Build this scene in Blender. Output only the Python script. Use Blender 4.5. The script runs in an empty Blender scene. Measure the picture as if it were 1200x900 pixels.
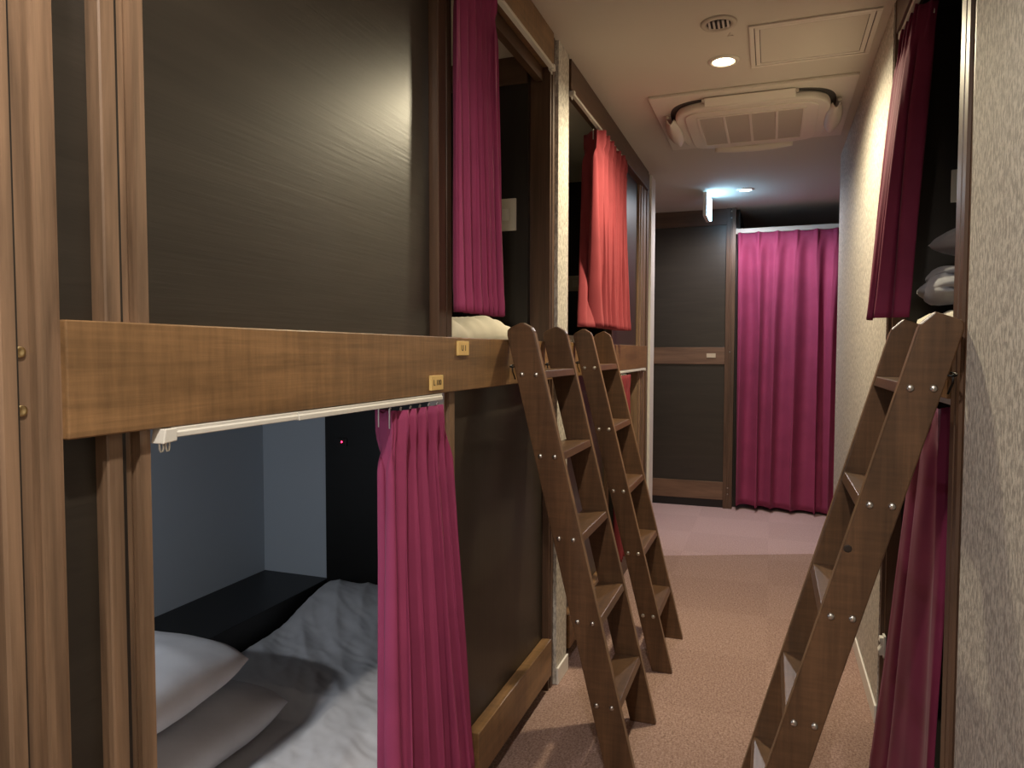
import bpy, bmesh, math, random
from mathutils import Vector, Matrix, noise as mnoise
random.seed(4)
S = bpy.context.scene
COL = S.collection
PI = math.pi

# ------------------------------------------------------------------ materials
def new_mat(name):
    m = bpy.data.materials.new(name); m.use_nodes = True
    nt = m.node_tree
    return m, nt, nt.nodes['Principled BSDF']

def coords(nt, scale, rot=(0, 0, 0)):
    tc = nt.nodes.new('ShaderNodeTexCoord'); mp = nt.nodes.new('ShaderNodeMapping')
    mp.inputs['Scale'].default_value = scale; mp.inputs['Rotation'].default_value = rot
    nt.links.new(tc.outputs['Object'], mp.inputs['Vector'])
    return mp.outputs['Vector']

def noise(nt, vec, scale, detail=4, rough=.55, dist=0):
    n = nt.nodes.new('ShaderNodeTexNoise'); n.inputs['Scale'].default_value = scale
    n.inputs['Detail'].default_value = detail; n.inputs['Roughness'].default_value = rough
    n.inputs['Distortion'].default_value = dist
    nt.links.new(vec, n.inputs['Vector']); return n.outputs['Fac']

def ramp(nt, fac, stops):
    r = nt.nodes.new('ShaderNodeValToRGB'); e = r.color_ramp.elements
    while len(e) < len(stops): e.new(.5)
    for i, (p, c) in enumerate(stops):
        e[i].position = p; e[i].color = (c[0], c[1], c[2], 1)
    nt.links.new(fac, r.inputs['Fac']); return r.outputs['Color']

def bump(nt, b, fac, strength, dist=.002):
    n = nt.nodes.new('ShaderNodeBump'); n.inputs['Strength'].default_value = strength
    n.inputs['Distance'].default_value = dist
    nt.links.new(fac, n.inputs['Height']); nt.links.new(n.outputs['Normal'], b.inputs['Normal'])

def plain(name, c, rough=.5, metal=0, spec=.5):
    m, nt, b = new_mat(name)
    b.inputs['Base Color'].default_value = (*c, 1); b.inputs['Roughness'].default_value = rough
    b.inputs['Metallic'].default_value = metal; b.inputs['Specular IOR Level'].default_value = spec
    return m

def emit(name, c, s):
    m, nt, b = new_mat(name)
    b.inputs['Base Color'].default_value = (*c, 1)
    b.inputs['Emission Color'].default_value = (*c, 1); b.inputs['Emission Strength'].default_value = s
    return m

def wood(name, dark, mid, light, axis, rough=.42, fine=1.0, bstr=.25, spec=.5, cross=0.0):
    m, nt, b = new_mat(name)
    k = {'x': (1.2, 14, 14), 'y': (14, 1.2, 14), 'z': (14, 14, 1.2)}[axis]
    v = coords(nt, k)
    a = noise(nt, v, 1.6 * fine, 6, .6, .6)
    k2 = {'x': (5, 160, 160), 'y': (160, 5, 160), 'z': (160, 160, 5)}[axis]
    f = noise(nt, coords(nt, k2), 1.0, 3, .6)
    mix = nt.nodes.new('ShaderNodeMath'); mix.operation = 'MULTIPLY_ADD'
    nt.links.new(f, mix.inputs[0]); mix.inputs[1].default_value = .35; nt.links.new(a, mix.inputs[2])
    fac = mix.outputs[0]
    if cross:
        k3 = {'x': (60, 5, 5), 'y': (5, 60, 6), 'z': (5, 5, 60)}[axis]
        c3 = noise(nt, coords(nt, k3), 1.0, 4, .7)
        m2 = nt.nodes.new('ShaderNodeMath'); m2.operation = 'MULTIPLY_ADD'
        nt.links.new(c3, m2.inputs[0]); m2.inputs[1].default_value = cross; nt.links.new(fac, m2.inputs[2])
        m3 = nt.nodes.new('ShaderNodeMath'); m3.operation = 'SUBTRACT'
        nt.links.new(m2.outputs[0], m3.inputs[0]); m3.inputs[1].default_value = cross * .5
        fac = m3.outputs[0]
    col = ramp(nt, fac, [(.42, dark), (.66, mid), (.9, light)])
    nt.links.new(col, b.inputs['Base Color'])
    b.inputs['Roughness'].default_value = rough; b.inputs['Specular IOR Level'].default_value = spec
    bump(nt, b, f, bstr, .001)
    return m

def scaled(c, k): return tuple(x * k for x in c)
def wood3(name, c, axis, **kw): return wood(name, scaled(c, .62), c, scaled(c, 1.45), axis, **kw)

OAK = (.225, .125, .055); POSTC = (.205, .128, .078); LAD = (.100, .051, .0245); PANELC = (.030, .024, .0175)
M = {}
for ax in 'xyz':
    M['beam_' + ax] = wood3('beam_wood_' + ax, OAK, ax, rough=.36, cross=.6)
    M['post_' + ax] = wood('post_wood_' + ax, scaled(POSTC, .5), POSTC, scaled(POSTC, 1.6), ax, rough=.42)
    M['frame_' + ax] = wood3('frame_wood_' + ax, (.095, .052, .031), ax, rough=.4)
    M['ladder_' + ax] = wood3('ladder_wood_' + ax, LAD, ax, rough=.36, cross=.6)
    M['panel_' + ax] = wood('panel_wood_' + ax, scaled(PANELC, .8), PANELC, scaled(PANELC, 1.25), ax, rough=.37, bstr=.3, spec=.6)
M['ladder_edge'] = wood3('ladder_lit_edge_wood', (.19, .112, .060), 'z', rough=.4)  # paler than the rails: lamplight on the front edges painted in
M['endrail'] = wood3('end_rail_wood', (.16, .09, .055), 'x', rough=.42)
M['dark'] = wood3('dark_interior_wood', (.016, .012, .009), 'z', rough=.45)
M['blackwood'] = plain('black_laminate', (.010, .009, .008), .4)
M['bluegrey'] = plain('grey_interior_board', (.50, .55, .60), .8, spec=.2)
M['white'] = plain('white_plastic', (.72, .70, .64), .35)
M['cream'] = plain('cream_plastic', (.62, .58, .50), .4)
M['nickel'] = plain('nickel', (.62, .60, .56), .3, 1)
M['brass'] = plain('brass', (.72, .55, .28), .35, 1)
M['iron'] = plain('black_iron', (.015, .014, .013), .4, .6)
M['gold'] = plain('gold_plate', (.88, .62, .24), .42, .2)
M['plate_pale'] = plain('pale_brass', (.62, .52, .38), .4, .2)
M['ink'] = plain('plate_ink', (.10, .06, .03), .6)
M['knot'] = plain('wood_knot', (.02, .011, .007), .5)
M['trimwhite'] = plain('white_trim_paint', (.80, .77, .72), .45)

def fabric(name, c, weave=900, rough=.75, sheen=.06):
    m, nt, b = new_mat(name)
    n = noise(nt, coords(nt, (1, 1, 1)), 7, 3)
    col = ramp(nt, n, [(.3, scaled(c, .9)), (.7, scaled(c, 1.1))])
    nt.links.new(col, b.inputs['Base Color'])
    b.inputs['Roughness'].default_value = rough; b.inputs['Sheen Weight'].default_value = sheen
    b.inputs['Sheen Roughness'].default_value = .4; b.inputs['Specular IOR Level'].default_value = .25
    w = noise(nt, coords(nt, (1, 1, .35)), weave, 2)
    bump(nt, b, w, .12, .0008)
    return m
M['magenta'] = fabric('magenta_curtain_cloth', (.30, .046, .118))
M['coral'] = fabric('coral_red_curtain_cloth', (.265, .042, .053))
M['shaded'] = fabric('shaded_magenta_cloth', (.175, .020, .060))  # magenta cloth again, darkened: the shade is in its colour
M['sheet'] = fabric('white_bed_linen', (.66, .66, .68), 500, .85, .1)
M['creamsheet'] = fabric('cream_bed_linen', (.74, .70, .60), 500, .85, .1)
M['greyblanket'] = fabric('grey_blanket', (.30, .31, .35), 300, .9, .3)

def carpet(name, a, bcol, c):
    m, nt, b = new_mat(name)
    n = noise(nt, coords(nt, (1, 1, 1)), 130, 4, .85)
    n2 = noise(nt, coords(nt, (60, 14, 1), (0, 0, .6)), 3.0, 3, .7)
    ad = nt.nodes.new('ShaderNodeMath'); ad.operation = 'MULTIPLY_ADD'
    nt.links.new(n2, ad.inputs[0]); ad.inputs[1].default_value = .4
    sub = nt.nodes.new('ShaderNodeMath'); sub.operation = 'SUBTRACT'
    nt.links.new(n, sub.inputs[0]); sub.inputs[1].default_value = .2
    nt.links.new(sub.outputs[0], ad.inputs[2])
    col = ramp(nt, ad.outputs[0], [(.32, a), (.5, bcol), (.68, c)])
    # carpet tiles: slight tone difference tile to tile
    br = nt.nodes.new('ShaderNodeTexChecker'); br.inputs['Scale'].default_value = 2.0
    br.inputs['Color1'].default_value = (1, 1, 1, 1); br.inputs['Color2'].default_value = (.93, .92, .92, 1)
    nt.links.new(coords(nt, (1, 1, 0), (0, 0, .0)), br.inputs['Vector'])
    mx = nt.nodes.new('ShaderNodeMix'); mx.data_type = 'RGBA'; mx.blend_type = 'MULTIPLY'
    mx.inputs['Factor'].default_value = .8
    nt.links.new(col, mx.inputs['A']); nt.links.new(br.outputs['Color'], mx.inputs['B'])
    nt.links.new(mx.outputs['Result'], b.inputs['Base Color'])
    b.inputs['Roughness'].default_value = .95; b.inputs['Specular IOR Level'].default_value = .1
    bump(nt, b, n, .9, .006)
    return m
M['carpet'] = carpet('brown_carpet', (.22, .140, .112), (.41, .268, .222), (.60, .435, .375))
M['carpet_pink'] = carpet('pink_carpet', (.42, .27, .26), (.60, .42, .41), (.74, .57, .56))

def wallpaper(name, a, c):
    m, nt, b = new_mat(name)
    n = noise(nt, coords(nt, (1, 1, .45)), 120, 3, .6, .3)
    n2 = noise(nt, coords(nt, (1, 1, .5)), 420, 2, .6)
    ad = nt.nodes.new('ShaderNodeMath'); ad.operation = 'MULTIPLY_ADD'
    nt.links.new(n2, ad.inputs[0]); ad.inputs[1].default_value = .3; nt.links.new(n, ad.inputs[2])
    col = ramp(nt, ad.outputs[0], [(.55, a), (.65, tuple((x + y) / 2 for x, y in zip(a, c))), (.74, c)])
    nt.links.new(col, b.inputs['Base Color']); b.inputs['Roughness'].default_value = .7
    b.inputs['Specular IOR Level'].default_value = .3
    bump(nt, b, ad.outputs[0], .6, .003)
    return m
M['paper'] = wallpaper('beige_wallpaper', (.38, .35, .315), (.68, .64, .57))
M['ceiling'] = plain('ceiling_paint', (.60, .56, .49), .85, spec=.2)
M['podceiling'] = plain('pod_ceiling_board', (.55, .52, .47), .8, spec=.2)
M['acwhite'] = plain('aircon_plastic', (.70, .66, .58), .45)
M['acgrille'] = plain('aircon_grille', (.47, .43, .36), .6)
M['acdark'] = plain('aircon_slot', (.06, .055, .05), .6)
M['hole'] = plain('dark_void', (.01, .01, .011), .9)
M['chrome'] = plain('lamp_reflector', (.85, .83, .78), .25, .3)

# ------------------------------------------------------------------ mesh helpers
class MB:
    def __init__(s): s.bm = bmesh.new()
    def box(s, x0, x1, y0, y1, z0, z1):
        v = [s.bm.verts.new(p) for p in ((x0, y0, z0), (x1, y0, z0), (x1, y1, z0), (x0, y1, z0),
                                         (x0, y0, z1), (x1, y0, z1), (x1, y1, z1), (x0, y1, z1))]
        for f in ((0, 3, 2, 1), (4, 5, 6, 7), (0, 1, 5, 4), (1, 2, 6, 5), (2, 3, 7, 6), (3, 0, 4, 7)):
            s.bm.faces.new([v[i] for i in f])
        return s
    def prism(s, pts, axis, a, b):
        """extrude a 2D outline along an axis; pts are the two other coordinates in xyz order"""
        def P(p, t):
            return {'x': (t, p[0], p[1]), 'y': (p[0], t, p[1]), 'z': (p[0], p[1], t)}[axis]
        lo = [s.bm.verts.new(P(p, a)) for p in pts]; hi = [s.bm.verts.new(P(p, b)) for p in pts]
        n = len(pts)
        s.bm.faces.new(lo); s.bm.faces.new(list(reversed(hi)))
        for i in range(n):
            s.bm.faces.new((lo[i], hi[i], hi[(i + 1) % n], lo[(i + 1) % n]))
        return s
    def tube(s, pts, r, seg=8, closed=False):
        pts = [Vector(p) for p in pts]; rings = []
        n = len(pts)
        for i, p in enumerate(pts):
            if closed: d = pts[(i + 1) % n] - pts[i - 1]
            else: d = pts[min(i + 1, n - 1)] - pts[max(i - 1, 0)]
            d.normalize()
            u = d.orthogonal().normalized() if i == 0 else (u - d * u.dot(d)).normalized()
            w = d.cross(u)
            rings.append([s.bm.verts.new(p + r * (u * math.cos(2 * PI * k / seg) + w * math.sin(2 * PI * k / seg))) for k in range(seg)])
        for i in range(n if closed else n - 1):
            A, B = rings[i], rings[(i + 1) % n]
            for k in range(seg):
                s.bm.faces.new((A[k], A[(k + 1) % seg], B[(k + 1) % seg], B[k]))
        if not closed:
            s.bm.faces.new(list(reversed(rings[0]))); s.bm.faces.new(rings[-1])
        return s
    def lathe(s, prof, c, axis='z', seg=32):
        """prof: (radius, height) pairs, revolved about an axis through c"""
        def P(r, h, a):
            x, y = r * math.cos(a), r * math.sin(a)
            o = {'z': (x, y, h), 'y': (x, h, y), 'x': (h, x, y)}[axis]
            return (c[0] + o[0], c[1] + o[1], c[2] + o[2])
        rings = []
        for r, h in prof:
            if r < 1e-6: rings.append([s.bm.verts.new(P(0, h, 0))])
            else: rings.append([s.bm.verts.new(P(r, h, 2 * PI * k / seg)) for k in range(seg)])
        for A, B in zip(rings, rings[1:]):
            for k in range(seg):
                q = [A[k % len(A)], A[(k + 1) % len(A)], B[(k + 1) % len(B)], B[k % len(B)]]
                q = list(dict.fromkeys(q))
                if len(q) > 2: s.bm.faces.new(q)
        return s
    def grid(s, fn, nu, nv, closed_under=None):
        V = [[s.bm.verts.new(fn(i / nu, j / nv)) for j in range(nv + 1)] for i in range(nu + 1)]
        for i in range(nu):
            for j in range(nv):
                s.bm.faces.new((V[i][j], V[i + 1][j], V[i + 1][j + 1], V[i][j + 1]))
        return V

def children_loc(p):
    return p.matrix_world.translation if p is None else Vector(p.get('_base', (0, 0, 0)))
BASE = {}
def obj(name, mb, mat, parent=None, bevel=0, smooth=False, solid=0, sub=0, origin=None):
    bm = mb.bm
    bmesh.ops.recalc_face_normals(bm, faces=bm.faces[:])
    if parent is not None: o_ = BASE[parent.name]
    elif origin is not None: o_ = Vector(origin)
    else:
        xs = [v.co for v in bm.verts]
        o_ = Vector(((min(c.x for c in xs) + max(c.x for c in xs)) / 2, (min(c.y for c in xs) + max(c.y for c in xs)) / 2, min(c.z for c in xs)))
    bmesh.ops.translate(bm, verts=bm.verts[:], vec=-o_)
    me = bpy.data.meshes.new(name); bm.to_mesh(me); bm.free()
    o = bpy.data.objects.new(name, me); COL.objects.link(o)
    me.materials.append(mat)
    if smooth:
        for p in me.polygons: p.use_smooth = True
    if parent is not None: o.parent = parent
    else: o.location = o_
    BASE[o.name] = o_
    if solid:
        md = o.modifiers.new('thickness', 'SOLIDIFY'); md.thickness = solid; md.offset = 0
    if sub:
        md = o.modifiers.new('smooth', 'SUBSURF'); md.levels = sub; md.render_levels = sub
    if bevel:
        md = o.modifiers.new('bevel', 'BEVEL'); md.width = bevel; md.segments = 2; md.limit_method = 'ANGLE'; md.angle_limit = .7
        md.harden_normals = False
    return o

def thing(name, label, cat, loc, group=None):
    o = bpy.data.objects.new(name, None); COL.objects.link(o); o.empty_display_size = .1
    o.location = loc; BASE[o.name] = Vector(loc)
    return tag(o, label, cat, group)
def tag(o, label, cat, group=None):
    o['label'] = label; o['category'] = cat
    if group: o['group'] = group
    return o
def struct(name, mb, mat, **kw):
    o = obj(name, mb, mat, **kw); o['kind'] = 'structure'; return o
def bx(*a): return MB().box(*a)

# ------------------------------------------------------------------ measured layout
XL, XR, ZC = -.734, .349, 2.35          # faces of the left bunks and of the right wall, ceiling
ZBT, ZBB = 1.273, 1.139                 # beam top and bottom
YE = 5.855                              # end wall
PANX = -.770; POSTX = -.748

# ------------------------------------------------------------------ room shell
sl = .4147
def ysm(x): return 4.38 + (x + .537) * sl
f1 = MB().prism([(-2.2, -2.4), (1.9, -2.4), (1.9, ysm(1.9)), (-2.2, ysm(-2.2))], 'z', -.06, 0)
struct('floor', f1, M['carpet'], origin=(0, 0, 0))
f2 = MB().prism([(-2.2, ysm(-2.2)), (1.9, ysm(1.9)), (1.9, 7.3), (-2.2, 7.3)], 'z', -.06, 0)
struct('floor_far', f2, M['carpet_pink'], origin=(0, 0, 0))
struct('ceiling', bx(-2.2, 1.9, -2.4, 7.3, ZC, ZC + .08), M['ceiling'], origin=(0, 0, ZC))
struct('wall_left', bx(-.90, XL, 2.512, 2.648, 0, ZC), M['paper'], origin=(0, 0, 0))
struct('baseboard_left', bx(XL + .001, XL + .009, 2.510, 2.652, 0, .062), M['trimwhite'], bevel=.002)
struct('wall_left_far', bx(-2.2, XL, 4.595, 4.74, 0, ZC), M['paper'], origin=(0, 0, 0))
struct('trim_1', bx(XL - .03, XL + .006, 4.594, 4.746, 0, ZC), M['trimwhite'], bevel=.003)
struct('wall_left_near', bx(-.90, -.752, -2.4, .498, 0, ZC), M['panel_z'], origin=(0, 0, 0))
struct('wall_right', bx(XR, XR + .12, 2.612, 4.5, 0, ZC), M['paper'], origin=(0, 0, 0))
struct('wall_right_side', bx(XR + .12, 1.9, 4.38, 4.5, 0, ZC), M['paper'], origin=(0, 0, 0))
struct('baseboard_right', bx(XR - .008, XR - .001, 2.606, 4.505, 0, .062), M['trimwhite'], bevel=.002)
struct('wall_right_near', bx(XR, XR + .25, -2.4, 1.578, 0, ZC), M['paper'], origin=(0, 0, 0))
struct('wall_back', bx(-.752, XR, -2.4, -2.3, 0, ZC), M['paper'], origin=(0, 0, 0))
struct('wall_far', bx(-2.2, -.29, 5.93, 6.0, 0, ZC), M['paper'], origin=(0, 0, 0))
struct('wall_end', bx(-2.2, 1.9, 7.2, 7.3, 0, ZC), M['dark'], origin=(0, 0, 0))
struct('wall_end_side', bx(-.29, -.25, 5.93, 7.2, 0, ZC), M['dark'], origin=(0, 0, 0))
struct('wall_hall_left', bx(-2.2, -2.1, 4.74, 5.93, 0, ZC), M['paper'], origin=(0, 0, 0))
struct('wall_hall_right', bx(1.8, 1.9, 4.5, 7.2, 0, ZC), M['dark'], origin=(0, 0, 0))

# ------------------------------------------------------------------ parts of a bunk front
def moulded(y0, y1, front, back):
    """post with two raised flats and a grooved centre (outline in x, y)"""
    w = y1 - y0
    p = [(back, y0), (front - .002, y0), (front, y0 + .002), (front, y0 + .32 * w), (front - .016, y0 + .33 * w), (front - .016, y0 + .43 * w),
         (front - .009, y0 + .44 * w), (front - .009, y0 + .62 * w), (front - .012, y0 + .70 * w), (front, y0 + .72 * w), (front, y1 - .002), (front - .002, y1), (back, y1)]
    return p
def rail_parts(root, x, y0, y1, z, brackets, split):
    """telescopic curtain rail hung from z (its top): thin length y0..split, thicker sleeve split..y1"""
    r = obj('curtain_rail', MB().prism([(x - .006, z - .013), (x - .006, z), (x + .006, z), (x + .006, z - .005), (x + .008, z - .006), (x + .008, z - .013)], 'y', y0, y1), M['white'], root, bevel=.0012)
    r['label'] = 'white curtain rail'
    obj('rail_sleeve', MB().prism([(x - .0072, z - .0142), (x - .0072, z), (x + .0072, z), (x + .0072, z - .005), (x + .0095, z - .006), (x + .0095, z - .0142)], 'y', split, y1 - .004), M['white'], r, bevel=.001)
    for yb in brackets:
        s = 1 if yb < (y0 + y1) / 2 else -1
        obj('end_cap', MB().prism([(yb - s * .002, z), (yb + s * .017, z), (yb + s * .017, z - .017), (yb - s * .006, z - .019)], 'x', x - .010, x + .012), M['white'], r, bevel=.0015)
        for k in range(2):
            yy = yb + s * (.002 + .010 * k)
            pts = [(x, yy - .003, z - .016), (x, yy - .003, z - .026), (x, yy - .0015, z - .030), (x, yy + .0015, z - .030), (x, yy + .003, z - .026), (x, yy + .003, z - .016)]
            obj('runner', MB().tube(pts, .0013, 6), M['white'], r, smooth=True)
    return r
def plate(root, y, z, w, h, txt, x=XL, size=.02):
    p = obj('number_plate', bx(x, x + .006, y - w / 2, y + w / 2, z - h / 2, z + h / 2), M['gold'], root, bevel=.001)
    p['label'] = 'small gold number plate'
    if txt:
        cu = bpy.data.curves.new('txt', 'FONT'); cu.body = txt; cu.size = size; cu.align_x = 'CENTER'; cu.align_y = 'CENTER'; cu.extrude = .0004
        t = bpy.data.objects.new('tmp', cu); COL.objects.link(t)
        dg = bpy.context.evaluated_depsgraph_get(); me = bpy.data.meshes.new_from_object(t.evaluated_get(dg))
        bpy.data.objects.remove(t)
        R = Matrix(((0, 0, 1), (1, 0, 0), (0, 1, 0))).to_4x4()
        me.transform(Matrix.Translation(Vector((x + .0063, y, z)) - BASE[root.name]) @ R)
        o = bpy.data.objects.new('lettering', me); COL.objects.link(o); me.materials.clear(); me.materials.append(M['ink']); o.parent = p
    return p
def screw(parent, x, y, z, r=.0062, mat='brass', s=1, name='screw'):
    return obj(name, MB().lathe([(r, 0), (r * .96, s * .0016), (r * .55, s * .0013), (r * .35, s * .0007), (0, s * .0006)], (x, y, z), 'x', 16), M[mat], parent, smooth=True)

# ------------------------------------------------------------------ near left bunk pod
P1 = thing('bunk_pod', 'dark brown wooden double-deck bunk pod nearest the camera, along the left side', 'bunk bed', (-1.2, 1.5, 0))
yA = .578
lp = [(-.82, .505), (XL - .004, .505), (XL - .001, .508), (XL - .001, .5225), (XL - .018, .5235), (XL - .018, .528), (XL - .016, .5285), (XL - .016, .547), (XL - .004, .551), (XL - .004, .557), (XL - .012, .559), (XL - .012, yA - .001), (XL - .009, yA), (-.82, yA)]
post = obj('post', MB().prism(lp, 'z', 0, ZC), M['post_z'], P1)
screw(post, XL - .0155, .5365, 1.237); screw(post, XL - .0155, .5365, 1.1745)
obj('post', MB().prism(moulded(.641, .706, POSTX, -.80), 'z', ZBT, 2.236), M['post_z'], P1)
obj('post', MB().prism(moulded(.641, .706, POSTX - .002, -.80), 'z', 0, ZBB), M['post_z'], P1)
for za, zb_ in ((ZBT, 2.236), (0, ZBB)):
    obj('groove_strip', bx(POSTX - .016, POSTX - .004, .6625, .6685, za, zb_), M['dark'], P1)
obj('groove_strip', bx(XL - .020, XL - .006, .5236, .5279, 0, ZC), M['dark'], P1)
obj('beam', bx(-.775, XL, yA, 2.452, ZBB, ZBT), M['beam_y'], P1, bevel=.002)
obj('header', bx(-.775, XL, yA, 2.452, 2.236, ZC), M['beam_y'], P1, bevel=.002)
obj('panel', bx(-.79, PANX, yA, .641, ZBT, 2.236), M['panel_y'], P1)
obj('panel', bx(-.79, PANX, .706, 1.545, ZBT, 2.236), M['panel_y'], P1)
obj('panel', bx(-.79, PANX, yA, .641, 0, ZBB), M['panel_y'], P1)
obj('panel', bx(-.79, PANX, 1.645, 2.452, .03, ZBB), M['panel_z'], P1)
obj('jamb', MB().prism([(-.80, 1.556), (-.752, 1.556), (-.750, 1.558), (-.750, 1.588), (-.752, 1.590), (-.752, 1.602), (-.764, 1.603), (-.764, 1.616), (-.757, 1.618), (-.757, 1.645), (-.80, 1.645)], 'z', ZBT, 2.236), M['frame_z'], P1)
obj('jamb', MB().prism([(-.80, 1.60), (-.758, 1.60), (-.758, 1.612), (-.750, 1.614), (-.750, 1.645), (-.80, 1.645)], 'z', 0, ZBB), M['post_z'], P1)
obj('jamb', MB().prism([(-.82, 2.452), (-.748, 2.452), (-.746, 2.454), (-.746, 2.462), (-.752, 2.464), (-.752, 2.474), (-.744, 2.476), (-.744, 2.498), (-.752, 2.50), (-.752, 2.510), (-.82, 2.510)], 'z', 0, ZC), M['frame_z'], P1)
obj('bottom_board', bx(PANX, XL, 1.764, 2.452, .060, .195), M['beam_y'], P1, bevel=.003)
obj('sill', bx(-.80, -.752, .706, 1.60, 0, .15), M['frame_y'], P1, bevel=.002)
obj('kickboard', bx(-.80, -.775, 1.645, 2.452, 0, .06), M['blackwood'], P1)
rail_parts(P1, -.738, .706, 1.536, 1.1385, (.708,), .985)
rail_parts(P1, -.738, 1.615, 2.447, 2.2355, (2.445,), 1.9)
plate(P1, 1.654, 1.246, .066, .036, 'U 1', size=.021)
plate(P1, 1.502, 1.1655, .064, .034, 'L 100', size=.0185)
# inside
obj('bed_base', bx(-1.64, -.80, .58, 2.385, .03, .10), M['blackwood'], P1)
o = obj('back_wall', bx(-1.99, -1.955, .56, 2.43, 0, ZBB), M['bluegrey'], P1); o['label'] = 'grey back wall of the lower berth'
o = obj('niche_wall', bx(-1.955, -1.645, 2.40, 2.43, 0, ZBB), M['bluegrey'], P1); o['label'] = 'grey end wall over the shelf'
obj('end_wall', bx(-1.645, -.80, 2.385, 2.43, 0, ZBB), M['blackwood'], P1)
obj('end_wall', bx(-1.955, -.80, .56, .575, 0, ZBB), M['bluegrey'], P1)
o = obj('shelf', bx(-1.955, -1.645, .575, 2.40, 0, .335), M['blackwood'], P1, bevel=.002); o['label'] = 'black headboard shelf'
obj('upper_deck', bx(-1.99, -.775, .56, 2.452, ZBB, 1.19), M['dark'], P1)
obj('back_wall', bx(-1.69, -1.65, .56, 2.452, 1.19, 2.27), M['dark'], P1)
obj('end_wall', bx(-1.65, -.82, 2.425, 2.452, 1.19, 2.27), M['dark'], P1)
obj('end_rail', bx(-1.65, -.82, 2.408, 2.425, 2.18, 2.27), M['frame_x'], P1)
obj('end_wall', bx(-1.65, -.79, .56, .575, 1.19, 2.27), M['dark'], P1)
o = obj('berth_ceiling', bx(-1.69, -.775, .56, 2.452, 2.27, 2.30), M['podceiling'], P1); o['label'] = 'pale ceiling board of the upper berth'
obj('header_back', bx(-.80, -.775, yA, 2.452, 2.19, 2.27), M['frame_y'], P1)

# ------------------------------------------------------------------ far left bunk pod
P2 = thing('bunk_pod', 'dark brown wooden double-deck bunk pod further down the left side, past the wallpapered pier', 'bunk bed', (-1.2, 3.6, 0))
obj('jamb', MB().prism([(-.90, 2.651), (-.748, 2.651), (-.748, 2.662), (-.742, 2.664), (-.742, 2.683), (-.90, 2.685)], 'z', 0, ZC), M['frame_z'], P2)
obj('beam', bx(-.775, XL, 2.685, 4.50, ZBB, ZBT), M['beam_y'], P2, bevel=.002)
obj('header', bx(-.775, XL, 2.685, 4.51, 2.236, ZC), M['frame_y'], P2, bevel=.002)
obj('panel', bx(-.79, PANX, 3.60, 4.32, ZBT, 2.236), M['panel_z'], P2)
obj('jamb', bx(-.80, -.757, 3.56, 3.60, ZBT, 2.236), M['frame_z'], P2, bevel=.002)
obj('jamb', MB().prism([(-.82, 4.32), (-.757, 4.32), (-.757, 4.35), (-.750, 4.352), (-.750, 4.40), (-.757, 4.402), (-.757, 4.42), (-.748, 4.422), (-.748, 4.51), (-.82, 4.51)], 'z', 0, ZBB), M['post_z'], P2)
obj('jamb', MB().prism([(-.82, 4.32), (-.757, 4.32), (-.757, 4.35), (-.750, 4.352), (-.750, 4.40), (-.757, 4.402), (-.757, 4.42), (-.748, 4.422), (-.748, 4.51), (-.82, 4.51)], 'z', ZBT, 2.236), M['post_z'], P2)
obj('side_board', bx(-.82, -.742, 4.51, 4.588, 0, ZC), M['frame_z'], P2, bevel=.002)
obj('panel', bx(-.79, PANX, 2.685, 3.46, .03, ZBB), M['panel_z'], P2)
obj('jamb', bx(-.80, -.753, 3.46, 3.50, 0, ZBB), M['frame_z'], P2, bevel=.002)
obj('bottom_board', bx(PANX, XL, 2.70, 3.44, .060, .195), M['beam_y'], P2, bevel=.003)
obj('kickboard', bx(-.80, -.775, 2.685, 3.46, 0, .06), M['blackwood'], P2)
obj('sill', bx(-.80, -.752, 3.50, 4.32, 0, .15), M['frame_y'], P2, bevel=.002)
rail_parts(P2, -.738, 2.70, 3.76, 2.2355, (2.702,), 3.0)
rail_parts(P2, -.738, 3.46, 4.42, 1.1385, (4.418,), 3.7)
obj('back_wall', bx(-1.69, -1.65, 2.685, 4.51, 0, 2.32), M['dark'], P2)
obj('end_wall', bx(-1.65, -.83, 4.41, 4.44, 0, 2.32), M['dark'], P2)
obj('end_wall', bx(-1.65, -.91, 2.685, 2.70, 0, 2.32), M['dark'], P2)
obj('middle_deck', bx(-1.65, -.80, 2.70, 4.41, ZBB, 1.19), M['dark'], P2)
o = obj('berth_ceiling', bx(-1.69, -.80, 2.70, 4.41, 2.30, 2.33), M['podceiling'], P2); o['label'] = 'pale ceiling board of the upper berth'

# ------------------------------------------------------------------ right bunk pod
P3 = thing('bunk_pod', 'dark wooden bunk pod on the right, opening between the two wallpapered walls', 'bunk bed', (1.2, 2.1, 0))
obj('jamb', MB().prism([(.60, 1.58), (.364, 1.58), (.364, 1.664), (.358, 1.667), (.357, 1.688), (.366, 1.691), (.366, 1.702), (.358, 1.704), (.357, 1.734), (.60, 1.738)], 'z', 0, ZC), M['frame_z'], P3)
obj('jamb', MB().prism([(.40, 2.61), (.352, 2.61), (.352, 2.594), (.362, 2.592), (.362, 2.572), (.40, 2.570)], 'z', 0, ZC), M['frame_z'], P3)
obj('beam', bx(XR + .002, .39, 1.74, 2.572, ZBB, ZBT), M['beam_y'], P3, bevel=.002)
obj('header', bx(XR + .002, .39, 1.74, 2.572, 2.236, ZC), M['frame_y'], P3, bevel=.002)
rail_parts(P3, .366, 1.74, 2.565, 2.2355, (2.563,), 2.0)
rail_parts(P3, .366, 1.74, 2.565, 1.1385, (2.563,), 2.2)
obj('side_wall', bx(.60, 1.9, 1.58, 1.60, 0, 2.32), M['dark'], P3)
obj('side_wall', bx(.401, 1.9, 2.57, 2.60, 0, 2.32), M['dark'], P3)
obj('back_wall', bx(1.86, 1.9, 1.60, 2.57, 0, 2.32), M['dark'], P3)
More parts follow.
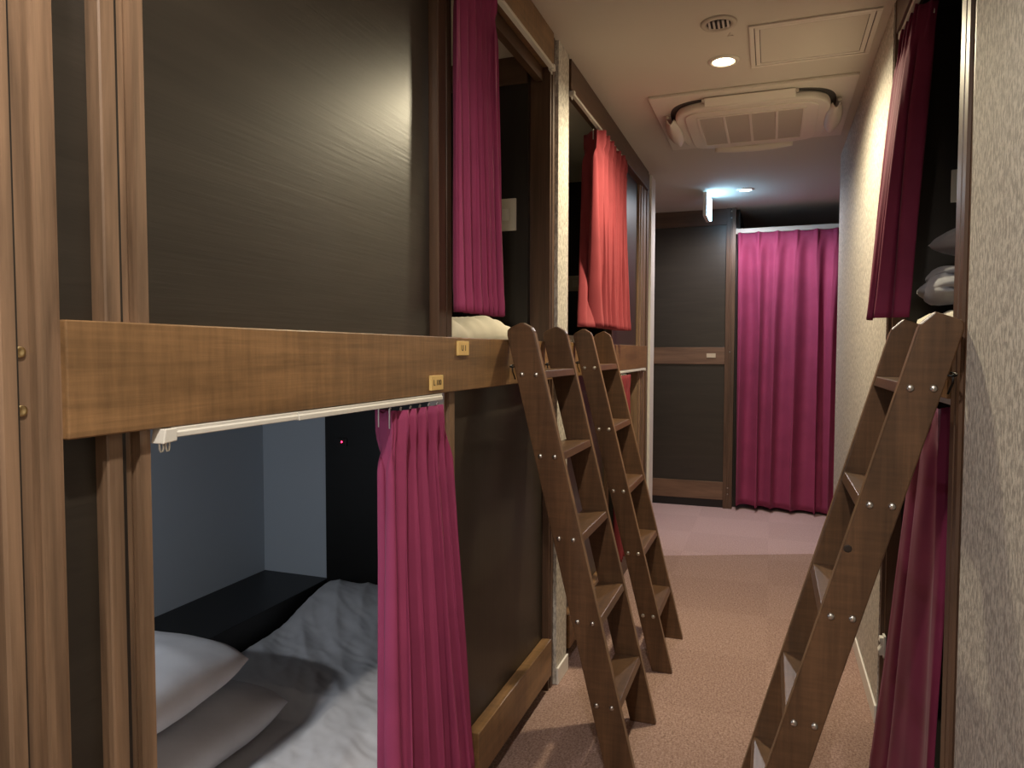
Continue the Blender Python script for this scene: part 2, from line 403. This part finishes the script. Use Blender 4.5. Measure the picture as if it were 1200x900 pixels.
obj('middle_deck', bx(.39, 1.86, 1.694, 2.57, ZBB, 1.19), M['dark'], P3)
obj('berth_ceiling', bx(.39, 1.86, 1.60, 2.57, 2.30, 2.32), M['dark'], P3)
obj('bed_base', bx(.44, 1.86, 1.70, 2.57, 0, .10), M['blackwood'], P3)

# ------------------------------------------------------------------ end partition
PE = thing('partition', 'dark panelled wooden partition with three brown rails beside the full-length curtain', 'partition', (-.9, YE, 0))
obj('panel', bx(-2.08, -.345, YE + .012, YE + .05, 1.273, 2.226), M['panel_x'], PE)
obj('panel', bx(-2.08, -.345, YE + .012, YE + .05, .206, 1.139), M['panel_x'], PE)
obj('top_rail', bx(-2.08, -.345, YE, YE + .05, 2.226, ZC), M['frame_x'], PE, bevel=.002)
mr = obj('middle_rail', bx(-2.08, -.345, YE, YE + .05, 1.139, 1.273), M['endrail'], PE, bevel=.002)
obj('bottom_rail', bx(-2.08, -.345, YE, YE + .05, .064, .206), M['endrail'], PE, bevel=.002)
obj('kickboard', bx(-2.08, -.345, YE + .014, YE + .05, 0, .064), M['blackwood'], PE)
st = obj('stile', MB().prism([(-.345, YE + .07), (-.345, YE - .012), (-.318, YE - .014), (-.316, YE - .009), (-.304, YE - .009), (-.302, YE - .014), (-.276, YE - .012), (-.276, YE + .07)], 'z', 0, ZC), M['frame_z'], PE)
def yscrew(parent, x, y, z, r=.006):
    return obj('screw', MB().lathe([(0, 0), (r, 0), (r, -.0015), (r * .6, -.0032), (0, -.0034)], (x, y, z), 'y', 12), M['nickel'], parent, smooth=True)
for z in (2.325, 2.275, 1.235, .165, .115): yscrew(st, -.309, YE - .0092, z)
o = obj('number_plate', bx(-.484, -.415, YE - .006, YE, 1.190, 1.224), M['plate_pale'], PE, bevel=.001); o['label'] = 'small brass plate'

# ------------------------------------------------------------------ ladders
def ladder(label, loc_y, sgn, f0, k, w, width, zt, knot=False):
    """sgn=-1 leans to the left (towards -x); front edge x = f0 + k*z, depth w towards the wall"""
    t = thing('bunk_ladder', label, 'ladder', (f0, loc_y + width / 2, 0), 'bunk ladders')
    d = -1 if sgn < 0 else 1
    def xs(u, z): return f0 + d * u * w + k * z
    th = .024
    if sgn < 0:
        prof = [(0, 0), (0, zt - .024), (.05, zt - .013), (.30, zt), (.42, zt), (.84, zt - .014), (.95, zt - .021), (1, zt - .036), (1, 0)]
    else:
        prof = [(0, 0), (0, zt - .024), (.24, zt), (.86, zt - .017), (.95, zt - .024), (.99, zt - .034), (1, zt - .050), (1, 0)]
    pts = [(xs(u, z), z) for u, z in prof]
    zs = [zt * (.1622 + .1808 * i) for i in range(5)]
    rails = []
    for a, out in ((loc_y, -1), (loc_y + width - th, 1)):
        r = obj('side_rail', MB().prism(pts, 'y', a, a + th), M['ladder_z'], t, bevel=.003)
        rails.append(r)
        yb = a if out < 0 else a + th
        e = obj('lit_edge', MB().prism([(xs(0, .02) , .02), (xs(0, zt - .030), zt - .030), (xs(-.010, zt - .030), zt - .030), (xs(-.010, .02), .02)], 'y', a + .0015, a + th - .0015), M['ladder_edge'], r)  # added pale strip, carries the lamplight along the front edge
        e['label'] = 'front edge strip with lamplight in its colour'
        for z in zs:
            for u in (.27, .78):
                obj('bolt', MB().lathe([(.0075, 0), (.0072, out * .002), (.005, out * .0042), (0, out * .005)], (xs(u, z), yb, z), 'y', 14), M['nickel'], r, smooth=True)
        # hook and ring on the back edge, held on the beam
        hz = 1.195
        hx = xs(1, hz)
        c = Vector((hx + d * .005, a + th / 2, hz))
        ring = [c + Vector((.010 * math.cos(q), .014 * math.sin(q), .003 * math.sin(q))) for q in [2 * PI * i / 14 for i in range(14)]]
        h = obj('hook', MB().tube(ring, .0024, 6, True).tube([c + Vector((d * .006, .004, 0)), c + Vector((d * .0055, .008, -.018)), c + Vector((-d * .002, .010, -.04))], .0022, 6), M['iron'], t, smooth=True)
    if knot:
        obj('knot', MB().lathe([(0, -.0006), (.006, -.0006), (.0085, 0)], (xs(.12, .835), loc_y, .835), 'y', 9), M['knot'], rails[0])
    for z in zs:
        tz0, tz1 = z - .011, z + .011
        q = [(xs(.02, tz0), tz0), (xs(.02, tz1), tz1), (xs(.98, tz1), tz1), (xs(.98, tz0), tz0)]
        obj('tread', MB().prism(q, 'y', loc_y + th, loc_y + width - th), M['ladder_y'], t, bevel=.002)
    return t
ladder('brown wooden bunk ladder leaning on the nearer left bunk, in front of the wallpapered pier', 1.99, -1, -.3405, -.2415, .086, .379, 1.322)
ladder('brown wooden bunk ladder leaning on the further left bunk under the coral-red curtain', 2.745, -1, -.339, -.2490, .077, .374, 1.326)
ladder('brown wooden bunk ladder on the right, with a dark knot in its near side rail', 1.60, 1, -.092, .2825, .080, .379, 1.318, True)

# ------------------------------------------------------------------ curtains
def curtain(name, label, cat, mat, top, bot, ztop, zbot, n, nrm, amp_t, amp_b, seed=0, tpow=1.0, warp=1.0, head=.075, group=None, cols=15, rows=44, hooks=True, hem=.05):
    rnd = random.Random(seed)
    zt_ = ztop = ztop - .014
    def path(pl):
        L = [0]
        for a, b in zip(pl, pl[1:]): L.append(L[-1] + math.dist(a, b))
        def f(s):
            d = s * L[-1]
            for i in range(len(pl) - 1):
                if d <= L[i + 1] or i == len(pl) - 2:
                    q = (d - L[i]) / (L[i + 1] - L[i]); a, b = pl[i], pl[i + 1]
                    return Vector((a[0] + (b[0] - a[0]) * q, a[1] + (b[1] - a[1]) * q))
        return f
    pt, pb = path(top), path(bot)
    N = Vector(nrm).normalized(); T = Vector((-N.y, N.x))
    ph0 = rnd.random() * 2
    amps = [rnd.uniform(.7, 1.25) for _ in range(n + 3)]
    jit = [rnd.uniform(-.22, .22) for _ in range(n + 3)]
    H = ztop - (zbot(0) if callable(zbot) else zbot)
    def pos(s, t):
        a, b = pt(s), pb(s)
        tt = t ** tpow
        p = a + (b - a) * tt
        u = (s ** warp) * n
        i = int(u); fr = u - i
        sm = fr * fr * (3 - 2 * fr)
        j = jit[i] * (1 - sm) + jit[i + 1] * sm
        A = amps[i] * (1 - sm) + amps[i + 1] * sm
        phi = 2 * PI * (u + j * min(1, t * 3)) + ph0
        zb = zbot(s) if callable(zbot) else zbot
        z = ztop + (zb - ztop) * t
        depth = (ztop - z)
        hb = max(0, min(1, (depth - head * .6) / (head * 1.2)))
        hb = hb * hb * (3 - 2 * hb)
        amp = (amp_t + (amp_b - amp_t) * t) * A
        body = math.sin(phi) + .30 * math.sin(2 * phi + 1.1 + 2 * t)
        pinch = 1.5 * max(0, math.sin(phi)) ** 5 - .25
        off = amp * (body * hb + pinch * (1 - hb))
        # gathers pulled in at the seam below the heading
        off *= 1 - .35 * math.exp(-((depth - head) / .012) ** 2)
        tan = .55 * amp * math.cos(phi) * hb
        off += .0014 if t > 1 - hem / H else 0
        wr = mnoise.noise(Vector((s * 9 + seed, z * 3.1, seed * 1.7))) * .004 * t
        q = p + N * (off + wr) + T * tan
        dz = .004 * math.sin(phi) * (1 - hb)
        return (q.x, q.y, z + dz)
    mb = MB(); mb.grid(pos, n * cols, rows)
    o = obj(name, mb, mat, smooth=True, solid=.0022)
    tag(o, label, cat, group)
    base = BASE[o.name]
    if hooks:
        cnt = 0
        for k in range(n):
            s = ((k + .25 - ph0 / (2 * PI)) / n)
            s = max(0.02, min(.98, s if s > 0 else s + 1 / n)) ** (1 / warp)
            a = pt(s)
            obj('hook', MB().tube([(a.x, a.y, zt_ - .035), (a.x, a.y, zt_ + .006), (a.x + N.x * .002, a.y + N.y * .002, zt_ + .0095)], .0022, 6), M['white'], o, smooth=True)
    return o

RT, RB = 2.2213 - .0005, 1.1243 - .0005        # undersides of the upper and lower rails
GC = 'bunk curtains'
curtain('curtain', 'magenta curtain half drawn across the upper berth of the nearest left bunk', 'curtain', M['magenta'],
        [(-.726, 1.582), (-.726, 1.855)], [(-.723, 1.580), (-.723, 1.905)], RT, 1.336, 7, (1, 0), .013, .0175, seed=3, warp=1.35, group=GC, cols=20)
curtain('curtain', 'magenta curtain gathered at the right of the nearest lower berth, reaching down past the bed', 'curtain', M['magenta'],
        [(-.80, 1.352), (-.742, 1.322), (-.736, 1.552)], [(-.80, 1.372), (-.722, 1.292), (-.706, 1.645)], RB, .165, 7, (1, 0), .015, .025, seed=8, group=GC, cols=20)
curtain('curtain', 'coral-red curtain of the further upper berth, its hem draped on the second ladder', 'curtain', M['coral'],
        [(-.82, 3.19), (-.726, 3.10), (-.722, 3.66)], [(-.770, 2.90), (-.705, 2.93), (-.695, 3.56)], RT, 1.342, 8, (1, 0), .016, .030, seed=5, tpow=3.2, group=GC, cols=20)
curtain('curtain', 'coral-red curtain of the further lower berth, mostly hidden behind the second ladder', 'curtain', M['coral'],
        [(-.732, 3.54), (-.732, 3.86)], [(-.716, 3.53), (-.716, 3.88)], RB, .18, 6, (1, 0), .012, .018, seed=6, group=GC)
curtain('curtain', 'full-length magenta curtain closing the doorway at the far end of the corridor', 'curtain', M['magenta'],
        [(-.262, 5.835), (.70, 5.835)], [(-.268, 5.815), (.70, 5.815)], 2.164, lambda s: .045 - .035 * s, 7, (0, -1), .016, .045, seed=11, cols=22)
curtain('curtain', 'dark wine curtain of the right upper berth, bulging out into the corridor', 'curtain', M['shaded'],
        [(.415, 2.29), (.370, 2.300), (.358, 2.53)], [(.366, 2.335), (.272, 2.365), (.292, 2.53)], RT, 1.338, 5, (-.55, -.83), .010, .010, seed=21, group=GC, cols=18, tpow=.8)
curtain('curtain', 'dark wine curtain of the right lower berth, flaring out to the floor behind the ladder', 'curtain', M['shaded'],
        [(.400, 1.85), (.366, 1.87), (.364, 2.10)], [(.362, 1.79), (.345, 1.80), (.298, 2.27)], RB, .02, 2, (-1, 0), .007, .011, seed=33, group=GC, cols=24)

er = thing('curtain_rail', 'white curtain rail over the doorway at the end of the corridor', 'curtain rail', (.2, 5.86, 2.15))
obj('track', bx(-.275, .85, 5.846, 5.872, 2.152, 2.188), M['white'], er, bevel=.003)
obj('end_cap', bx(-.279, -.262, 5.843, 5.874, 2.148, 2.190), M['white'], er, bevel=.002)

# ------------------------------------------------------------------ bedding
def nz(x, y, s, seed=0): return mnoise.noise(Vector((x * s, y * s, seed)))
def slab_cloth(name, label, cat, mat, x0, x1, y0, y1, zb, top, nx=70, ny=90, drop=.03, parent=None, crn=.05):
    """soft thick cover: top height function, edges rounded down to zb"""
    def fn(u, v):
        x = x0 + (x1 - x0) * u; y = y0 + (y1 - y0) * v
        e = min(u * (x1 - x0), (1 - u) * (x1 - x0), v * (y1 - y0), (1 - v) * (y1 - y0))
        k = min(1, e / crn); k = math.sqrt(max(0, 1 - (1 - k) ** 2))
        return (x, y, zb + (top(x, y) - zb) * k)
    mb = MB(); V = mb.grid(fn, nx, ny)
    # underside
    c = [V[0][0], V[nx][0], V[nx][ny], V[0][ny]]
    edge = [V[i][0] for i in range(nx)] + [V[nx][j] for j in range(ny)] + [V[i][ny] for i in range(nx, 0, -1)] + [V[0][j] for j in range(ny, 0, -1)]
    mb.bm.faces.new(list(reversed(edge)))
    return tag(obj(name, mb, mat, smooth=True), label, cat)

def pillow(name, label, mat, c, lx, ly, h, tilt=(0, 0, 0), seed=0, group=None):
    R = Matrix.Rotation(tilt[2], 3, 'Z') @ Matrix.Rotation(tilt[1], 3, 'Y') @ Matrix.Rotation(tilt[0], 3, 'X')
    mb = MB(); n = 36
    def prof(u, v):
        a, b = abs(2 * u - 1), abs(2 * v - 1)
        return max(0, (1 - a ** 2.8)) ** .45 * max(0, (1 - b ** 2.8)) ** .45
    def side(sg):
        def fn(u, v):
            a, b = 2 * u - 1, 2 * v - 1
            # rounded corners, edges drawn in slightly between them
            x = a * lx / 2 * math.sqrt(1 - .17 * b ** 4) * (1 - .03 * (1 - b * b) * abs(a))
            y = b * ly / 2 * math.sqrt(1 - .17 * a ** 4) * (1 - .03 * (1 - a * a) * abs(b))
            z = sg * h / 2 * prof(u, v) * (1 + .13 * nz(x, y, 6, seed)) + .006 * nz(x, y, 14, seed + 5) * prof(u, v)
            p = R @ Vector((x, y, z)); return (c[0] + p.x, c[1] + p.y, c[2] + p.z)
        return fn
    mb.grid(side(1), n, n); mb.grid(side(-1), n, n)
    bmesh.ops.remove_doubles(mb.bm, verts=mb.bm.verts[:], dist=.0002)
    return tag(obj(name, mb, mat, smooth=True), label, 'pillow', group)

# lower near berth
tag(obj('mattress', bx(-1.632, -.806, .60, 2.375, .102, .215), M['sheet'], bevel=.02), 'white mattress in the lower berth of the nearest bunk', 'mattress')
def duv(x, y):
    z = .272
    z += .075 * math.exp(-((y - 2.30) / .22) ** 2) * (0.6 + .6 * math.exp(-((x + 1.40) / .25) ** 2))
    z += .016 * math.sin((x * 1.0 + y * .55) * 9) * nz(x, y, 2.2, 3)
    rid = abs(nz(x * 1.0 + y * .6, y * .35, 7, 7)); z += .022 * (.35 - rid)
    rid2 = abs(nz(x * .9 + .8 * y, (y - x) * .25, 15, 17)); z += .009 * (.3 - rid2)
    rid3 = abs(nz(x * .5 + y, (x - .4 * y) * .3, 30, 27)); z += .0035 * (.3 - rid3)
    z += .010 * nz(x, y, 5, 9)
    q = min(1, max(0, (-1.10 - x) / .08)) * min(1, max(0, (1.66 - y) / .08)); z = z * (1 - q) + .236 * q
    return z
slab_cloth('duvet', 'rumpled white duvet spread over the lower berth of the nearest bunk', 'duvet', M['sheet'], -1.634, -.804, .62, 2.374, .216, duv, 150, 280, crn=.06)
pillow('pillow', 'white pillow lying flat beneath the other pillow in the nearest lower berth', M['sheet'], (-1.405, 1.21, .308), .47, .74, .136, (0, 0, .0), 1, 'pillows in the lower berth')
pillow('pillow', 'plump white pillow on top, propped above the other pillow in the nearest lower berth', M['sheet'], (-1.425, 1.10, .466), .47, .72, .158, (0, 0, .03), 2, 'pillows in the lower berth')
led = thing('indicator_light', 'tiny red glowing indicator lamp on the black wall of the lower berth', 'indicator light', (-1.565, 2.384, .88))
obj('housing', bx(-1.585, -1.545, 2.378, 2.3848, .868, .900), M['blackwood'], led, bevel=.001)
obj('lens', MB().lathe([(.0035, 0), (.003, -.002), (0, -.003)], (-1.565, 2.378, .886), 'y', 10), emit('red_led', (1, .02, .08), 6), led)

# upper near berth
tag(obj('mattress', bx(-1.63, -.83, .60, 2.40, 1.192, 1.255), M['creamsheet'], bevel=.02), 'thin mattress in the upper berth of the nearest bunk', 'mattress')
def updv(x, y):
    z = 1.322 + .010 * nz(x, y, 4, 2)
    g = abs(nz(y * 1.4 + x * .8, x * .3, 13, 4)); z += .022 * (.3 - g)
    z += .026 * math.exp(-((y - 2.17) / .17) ** 2)
    return z
slab_cloth('duvet', 'cream-white duvet in the upper berth below the magenta curtain', 'duvet', M['creamsheet'], -1.60, -.822, .70, 2.40, 1.2565, updv, 60, 120, crn=.07)
slab_cloth('mattress', 'pale mattress edge in the further upper berth beside the second ladder', 'mattress', M['creamsheet'], -1.62, -.815, 2.72, 4.35, 1.192, lambda x, y: 1.315 + .006 * nz(x, y, 6, 3), 30, 50)
sw = thing('wall_switch', 'white wall switch plate on the dark end wall of the nearest upper berth', 'wall switch', (-.915, 2.425, 1.67))
obj('plate', bx(-.985, -.862, 2.418, 2.4248, 1.668, 1.782), M['cream'], sw, bevel=.002)
obj('rocker', bx(-.913, -.889, 2.414, 2.418, 1.705, 1.745), M['white'], sw, bevel=.001)
sw = thing('wall_switch', 'pale wall plate on the dark end wall of the further upper berth', 'wall switch', (-1.15, 4.41, 1.62))
obj('plate', bx(-1.24, -1.10, 4.403, 4.4098, 1.618, 1.715), M['cream'], sw, bevel=.002)
obj('rocker', bx(-1.19, -1.15, 4.400, 4.403, 1.645, 1.688), M['white'], sw, bevel=.001)
sw = thing('wall_switch', 'narrow pale wall plate in the dark right upper berth', 'wall switch', (.53, 2.57, 1.74))
obj('plate', bx(.512, .60, 2.563, 2.5698, 1.70, 1.80), M['white'], sw, bevel=.002)
obj('rocker', bx(.545, .57, 2.559, 2.563, 1.73, 1.77), M['cream'], sw, bevel=.001)

# right upper berth
slab_cloth('mattress', 'cream mattress of the right upper berth showing above the ladder', 'mattress', M['creamsheet'], .395, 1.80, 1.745, 2.56, 1.192, lambda x, y: 1.348 + .012 * nz(x, y, 7, 5), 50, 40)
def roll(name, label, mat, pts, w0, w1, h):
    """a soft folded bundle: flattened tube running along x with bumps"""
    mb = MB(); n, sg = 40, 40
    def fn(u, v):
        a = 2 * PI * v
        cx = pts[0] + (pts[1] - pts[0]) * u
        e = min(1, min(u, 1 - u) / .07); e = math.sqrt(max(0, 1 - (1 - e) ** 2))
        r = 1 + .20 * nz(u * 5 + math.cos(a) * .8, math.sin(a) * .9 + u, 1.9, 3) - .26 * math.exp(-((a - PI - .25 - .5 * u) / .16) ** 2) - .16 * math.exp(-((a - PI * .72 + .4 * u) / .13) ** 2) + .05 * math.sin(4 * a + u * 9)
        return (cx, (w0 + w1) / 2 + (w1 - w0) / 2 * math.cos(a) * r * e, pts[2] + h / 2 * (1 + math.sin(a) * r * e))
    mb.grid(fn, n, sg)
    def fold(dx, ya, yb_, za, zb_, ph):
        """one loose fold of the bundle, a flattened loop with an uneven outline"""
        def g(u, v):
            a = 2 * PI * v; e = min(1, min(u, 1 - u) / .10); e = math.sqrt(max(0, 1 - (1 - e) ** 2))
            r = 1 + .16 * nz(u * 4 + ph, math.cos(a) + ph, 1.6, ph) - .18 * math.exp(-((a - PI - ph * .3) / .2) ** 2)
            return (pts[0] + dx + .42 * u, (ya + yb_) / 2 + (yb_ - ya) / 2 * math.cos(a) * r * e, (za + zb_) / 2 + (zb_ - za) / 2 * math.sin(a) * r * e + .010 * math.sin(u * 11 + ph))
        mb.grid(g, n, sg)
    fold(.012, w0 + .07, w1 - .01, pts[2] + h * .52, pts[2] + h * 1.16, 1.0)
    fold(-.004, w0 + .12, w1 + .02, pts[2] + h * .22, pts[2] + h * .72, 2.3)
    bmesh.ops.remove_doubles(mb.bm, verts=mb.bm.verts[:], dist=.0003)
    return tag(obj(name, mb, mat, smooth=True), label, 'blanket')
roll('blanket', 'grey blanket folded in a loose bundle on the right upper berth', M['greyblanket'], (.404, .95, 1.376), 2.10, 2.50, .080)
pillow('pillow', 'grey pillow lying on the folded blanket in the right upper berth', M['greyblanket'], (.66, 2.26, 1.549), .42, .44, .10, (0, -.0, .25), 6)
ct = thing('rail_catch', 'small white plastic catch on the right bunk frame beside the wine curtain', 'catch', (.357, 2.58, .26))
obj('clip', MB().prism([(.362, .315), (.345, .315), (.343, .300), (.352, .292), (.340, .272), (.345, .255), (.362, .262)], 'y', 2.545, 2.571), M['white'], ct, bevel=.002)
obj('backplate', bx(.355, .362, 2.540, 2.572, .25, .322), M['white'], ct, bevel=.001)

# ------------------------------------------------------------------ ceiling fittings
def downlight(label, x, y, r, lit, warm, group=None):
    t = thing('downlight', label, 'ceiling light', (x, y, ZC), group)
    obj('trim_ring', MB().lathe([(r, 0), (r, -.003), (r * .96, -.006), (r * .72, -.007), (r * .66, -.002), (r * .66, 0)], (x, y, ZC), 'z', 40), M['acwhite'] if lit else M['acgrille'], t, smooth=True)
    if lit:
        obj('lamp', MB().lathe([(0, -.0062), (r * .4, -.0058), (r * .66, -.004), (r * .68, -.001)], (x, y, ZC), 'z', 32), emit('downlight_glow', warm, 28), t, smooth=True)
    else:
        obj('cup', MB().lathe([(0, -.001), (r * .64, -.001), (r * .64, -.0035), (0, -.003)], (x, y, ZC), 'z', 32), M['hole'], t)
        for k in range(5):
            a = -.9 + .45 * k
            obj('reflector', MB().prism([(x - .030 + .015 * k - .003, y - .028), (x - .030 + .015 * k + .004, y - .028), (x - .030 + .015 * k + .004, y + .028), (x - .030 + .015 * k - .003, y + .028)], 'z', ZC - .009 + .001 * abs(k - 2), ZC - .0035), M['chrome'], t)
    return t
WARM = (1.0, .80, .50); COOL = (.70, .84, 1.0); NEUT = (1.0, .86, .68)
downlight('unlit round ceiling downlight with mirrored slats beside the ceiling hatch', -.188, 2.567, .060, False, WARM)
downlight('glowing warm ceiling downlight between the unlit one and the air conditioner', -.192, 2.90, .058, True, WARM)
downlight('glowing cool ceiling downlight near the hanging sign at the corridor end', -.188, 5.215, .058, True, COOL)
downlight('ceiling downlight over the near end of the corridor, above the camera', -.192, .20, .058, True, NEUT)
downlight('ceiling downlight at the back of the corridor behind the camera', -.192, -1.4, .058, True, NEUT)

def lamp(name, x, y, power, col, size, blend, z=ZC - .012, rad=.04):
    l = bpy.data.lights.new(name, 'SPOT'); l.energy = power; l.color = col; l.spot_size = math.radians(size); l.spot_blend = blend; l.shadow_soft_size = rad
    o = bpy.data.objects.new(name, l); COL.objects.link(o); o.location = (x, y, z); return o
LW, LN, LC = 1.0, .78, .50
lamp('lamp_warm', -.192, 2.90, 82, (1.0, .86, .58), 165, .55)
lamp('lamp_near', -.192, .20, 66, (1.0, .92, .82), 165, .5)
lamp('lamp_back', -.192, -1.6, 60, (1.0, .92, .82), 165, .5)
lamp('lamp_cool', -.188, 5.215, 48, (1.0, .92, .92), 168, .5)
rl = thing('berth_fill_lamp', 'added cool fill lamp, out of view on the head wall inside the lower berth', 'fill lamp', (-1.35, .58, .92))  # unseen lamp, added to brighten the inside of the lower berth
obj('holder', bx(-1.42, -1.28, .5755, .60, .92, .96), M['white'], rl, bevel=.003)
obj('diffuser', bx(-1.41, -1.29, .600, .606, .925, .955), emit('berth_fill_glow', (.75, .88, 1.0), 3), rl)
l = bpy.data.lights.new('berth_fill_light', 'AREA'); l.energy = 2.5; l.color = (.86, .92, 1.0); l.size = .12; l.shape = 'RECTANGLE'; l.size_y = .03
o = bpy.data.objects.new('berth_fill_light', l); COL.objects.link(o); o.location = (-1.35, .612, .94); o.rotation_euler = (math.radians(58), 0, 0)

hx0, hx1, hy0, hy1 = -.093, .320, 2.622, 3.000
h = thing('access_hatch', 'square ceiling access hatch with a thin double frame beside the downlights', 'hatch', ((hx0 + hx1) / 2, (hy0 + hy1) / 2, ZC))
def ring(a, b, z0, z1):
    mb = MB()
    mb.box(hx0 + a, hx1 - a, hy0 + a, hy0 + b, z0, z1); mb.box(hx0 + a, hx1 - a, hy1 - b, hy1 - a, z0, z1)
    mb.box(hx0 + a, hx0 + b, hy0 + b, hy1 - b, z0, z1); mb.box(hx1 - b, hx1 - a, hy0 + b, hy1 - b, z0, z1)
    return mb
obj('outer_frame', ring(0, .016, ZC - .006, ZC), M['acwhite'], h, bevel=.001)
obj('gap', ring(.016, .019, ZC - .0012, ZC), M['acdark'], h)
obj('inner_frame', ring(.019, .034, ZC - .005, ZC), M['acwhite'], h, bevel=.001)
obj('gap', ring(.034, .0365, ZC - .0012, ZC), M['acdark'], h)
obj('door', bx(hx0 + .0365, hx1 - .0365, hy0 + .0365, hy1 - .0365, ZC - .004, ZC), M['ceiling'], h)

# air conditioner (ceiling cassette)
cx, cy = -.108, 3.610
ac = thing('air_conditioner', 'square cream ceiling air conditioner with open louvres and a central grille', 'air conditioner', (cx, cy, ZC))
def sq(r, n, e, z, seg=72):
    return [(cx + r * abs(math.cos(a)) ** (2 / e) * math.copysign(1, math.cos(a)), cy + r * n * abs(math.sin(a)) ** (2 / e) * math.copysign(1, math.sin(a))) for a in [2 * PI * i / seg for i in range(seg)]]
obj('panel', MB().prism([(cx - .419, cy - .419), (cx + .419, cy - .419), (cx + .419, cy + .419), (cx - .419, cy + .419)], 'z', ZC - .014, ZC), M['acwhite'], ac, bevel=.004)
obj('air_slot', MB().prism(sq(.356, 1, 4.4, 0), 'z', ZC - .0156, ZC - .0135), M['acdark'], ac)
def body(mb, rr, z0, z1, e):
    A = sq(rr, 1, e, 0); B = sq(rr - .02, 1, e, 0)
    return mb.prism(A, 'z', z0, z1)
obj('face', body(MB(), .334, ZC - .050, ZC - .0157, 4.6), M['acwhite'], ac, bevel=.010)
obj('inner_face', MB().prism(sq(.285, 1, 9, 0), 'z', ZC - .056, ZC - .048), M['acwhite'], ac, bevel=.004)
g = MB()
gx0, gx1, gy0, gy1 = cx - .225, cx + .225, cy - .225, cy + .225
obj('grille', g.box(gx0, gx1, gy0, gy1, ZC - .0575, ZC - .055), M['acgrille'], ac)
for k in range(5):
    x = gx0 + (gx1 - gx0) * k / 4
    obj('grille_bar', bx(x - .006, x + .006, gy0, gy1, ZC - .060, ZC - .0555), M['acwhite'], ac, bevel=.001)
for y in (gy0, gy1): obj('grille_bar', bx(gx0 - .006, gx1 + .006, y - .006, y + .006, ZC - .060, ZC - .0555), M['acwhite'], ac, bevel=.001)
def louvre(ang):
    """curved flap along one side, tilted open"""
    mb = MB(); R = Matrix.Rotation(ang, 3, 'Z')
    def fn(u, v):
        w = (2 * u - 1)
        wid = .070 * (1 - .55 * abs(w) ** 2.5)
        y = -.352 + wid * (v - .5); z = -.026 - .034 * math.sin(PI * (.12 + .76 * v)) - .012 * (1 - w * w)
        p = R @ Vector((w * .190, y, z)); return (cx + p.x, cy + p.y, ZC + p.z)
    mb.grid(fn, 24, 10)
    return obj('louvre', mb, M['acwhite'], ac, smooth=True, solid=.004)
for a in (PI / 2, PI, -PI / 2): louvre(a)
obj('louvre', MB().prism([(cy - .372, ZC - .020), (cy - .340, ZC - .046), (cy - .336, ZC - .043), (cy - .368, ZC - .017)], 'x', cx - .185, cx + .185), M['acwhite'], ac, bevel=.001)
for sx in (-1, 1):
    for sy in (-1, 1):
        obj('hinge', bx(cx + sx * .19 - .006, cx + sx * .19 + .006, cy + sy * .365 - .008, cy + sy * .365 + .008, ZC - .034, ZC - .022), M['acgrille'], ac, bevel=.002)
        obj('hinge', bx(cx + sx * .365 - .008, cx + sx * .365 + .008, cy + sy * .19 - .006, cy + sy * .19 + .006, ZC - .034, ZC - .022), M['acgrille'], ac, bevel=.002)

# hanging sign
sg = thing('exit_sign', 'slim lit sign hanging edge-on from the ceiling before the partition', 'sign', (-.445, 5.25, 2.35))
obj('case', bx(-.462, -.436, 5.13, 5.40, 2.172, 2.335), M['acwhite'], sg, bevel=.003)
o = obj('lit_face', bx(-.436, -.424, 5.135, 5.395, 2.178, 2.332), emit('sign_glow', (.36, .70, 1.0), 11), sg, bevel=.002); o['label'] = 'glowing face'
obj('bracket', bx(-.455, -.443, 5.24, 5.29, 2.335, ZC), M['acwhite'], sg)
small = thing('ceiling_sticker', 'tiny printed triangle mark on the ceiling beside the unlit downlight', 'mark', (-.155, 2.66, ZC))
obj('mark', MB().tube([(-.165, 2.68, ZC - .0005), (-.145, 2.68, ZC - .0005), (-.155, 2.655, ZC - .0005)], .0012, 5, True), M['acgrille'], small)

# ------------------------------------------------------------------ world, camera, view
w = bpy.data.worlds.new('world'); S.world = w; w.use_nodes = True
w.node_tree.nodes['Background'].inputs['Color'].default_value = (.5, .5, .6, 1)
w.node_tree.nodes['Background'].inputs['Strength'].default_value = 0.02

f, yaw, pitch, roll_ = 839.1145, .347547542, -.0456532, .00149988
cam = bpy.data.cameras.new('camera'); co = bpy.data.objects.new('camera', cam); COL.objects.link(co)
cam.sensor_width = 36; cam.sensor_fit = 'HORIZONTAL'; cam.lens = f / 1200 * 36; cam.clip_start = .02
fw = Vector((-math.sin(yaw) * math.cos(pitch), math.cos(yaw) * math.cos(pitch), math.sin(pitch)))
r = Vector((math.cos(yaw), math.sin(yaw), 0)); u = r.cross(fw)
c, s = math.cos(roll_), math.sin(roll_)
r2 = r * c + u * s; u2 = -r * s + u * c
m = Matrix((r2, u2, -fw)).transposed().to_4x4(); m.translation = (0, 0, 1.23865)
co.matrix_world = m
S.camera = co
S.view_settings.view_transform = 'Standard'; S.view_settings.look = 'None'
S.view_settings.gamma = 1; S.view_settings.use_curve_mapping = False
S.view_settings.exposure = 0.64
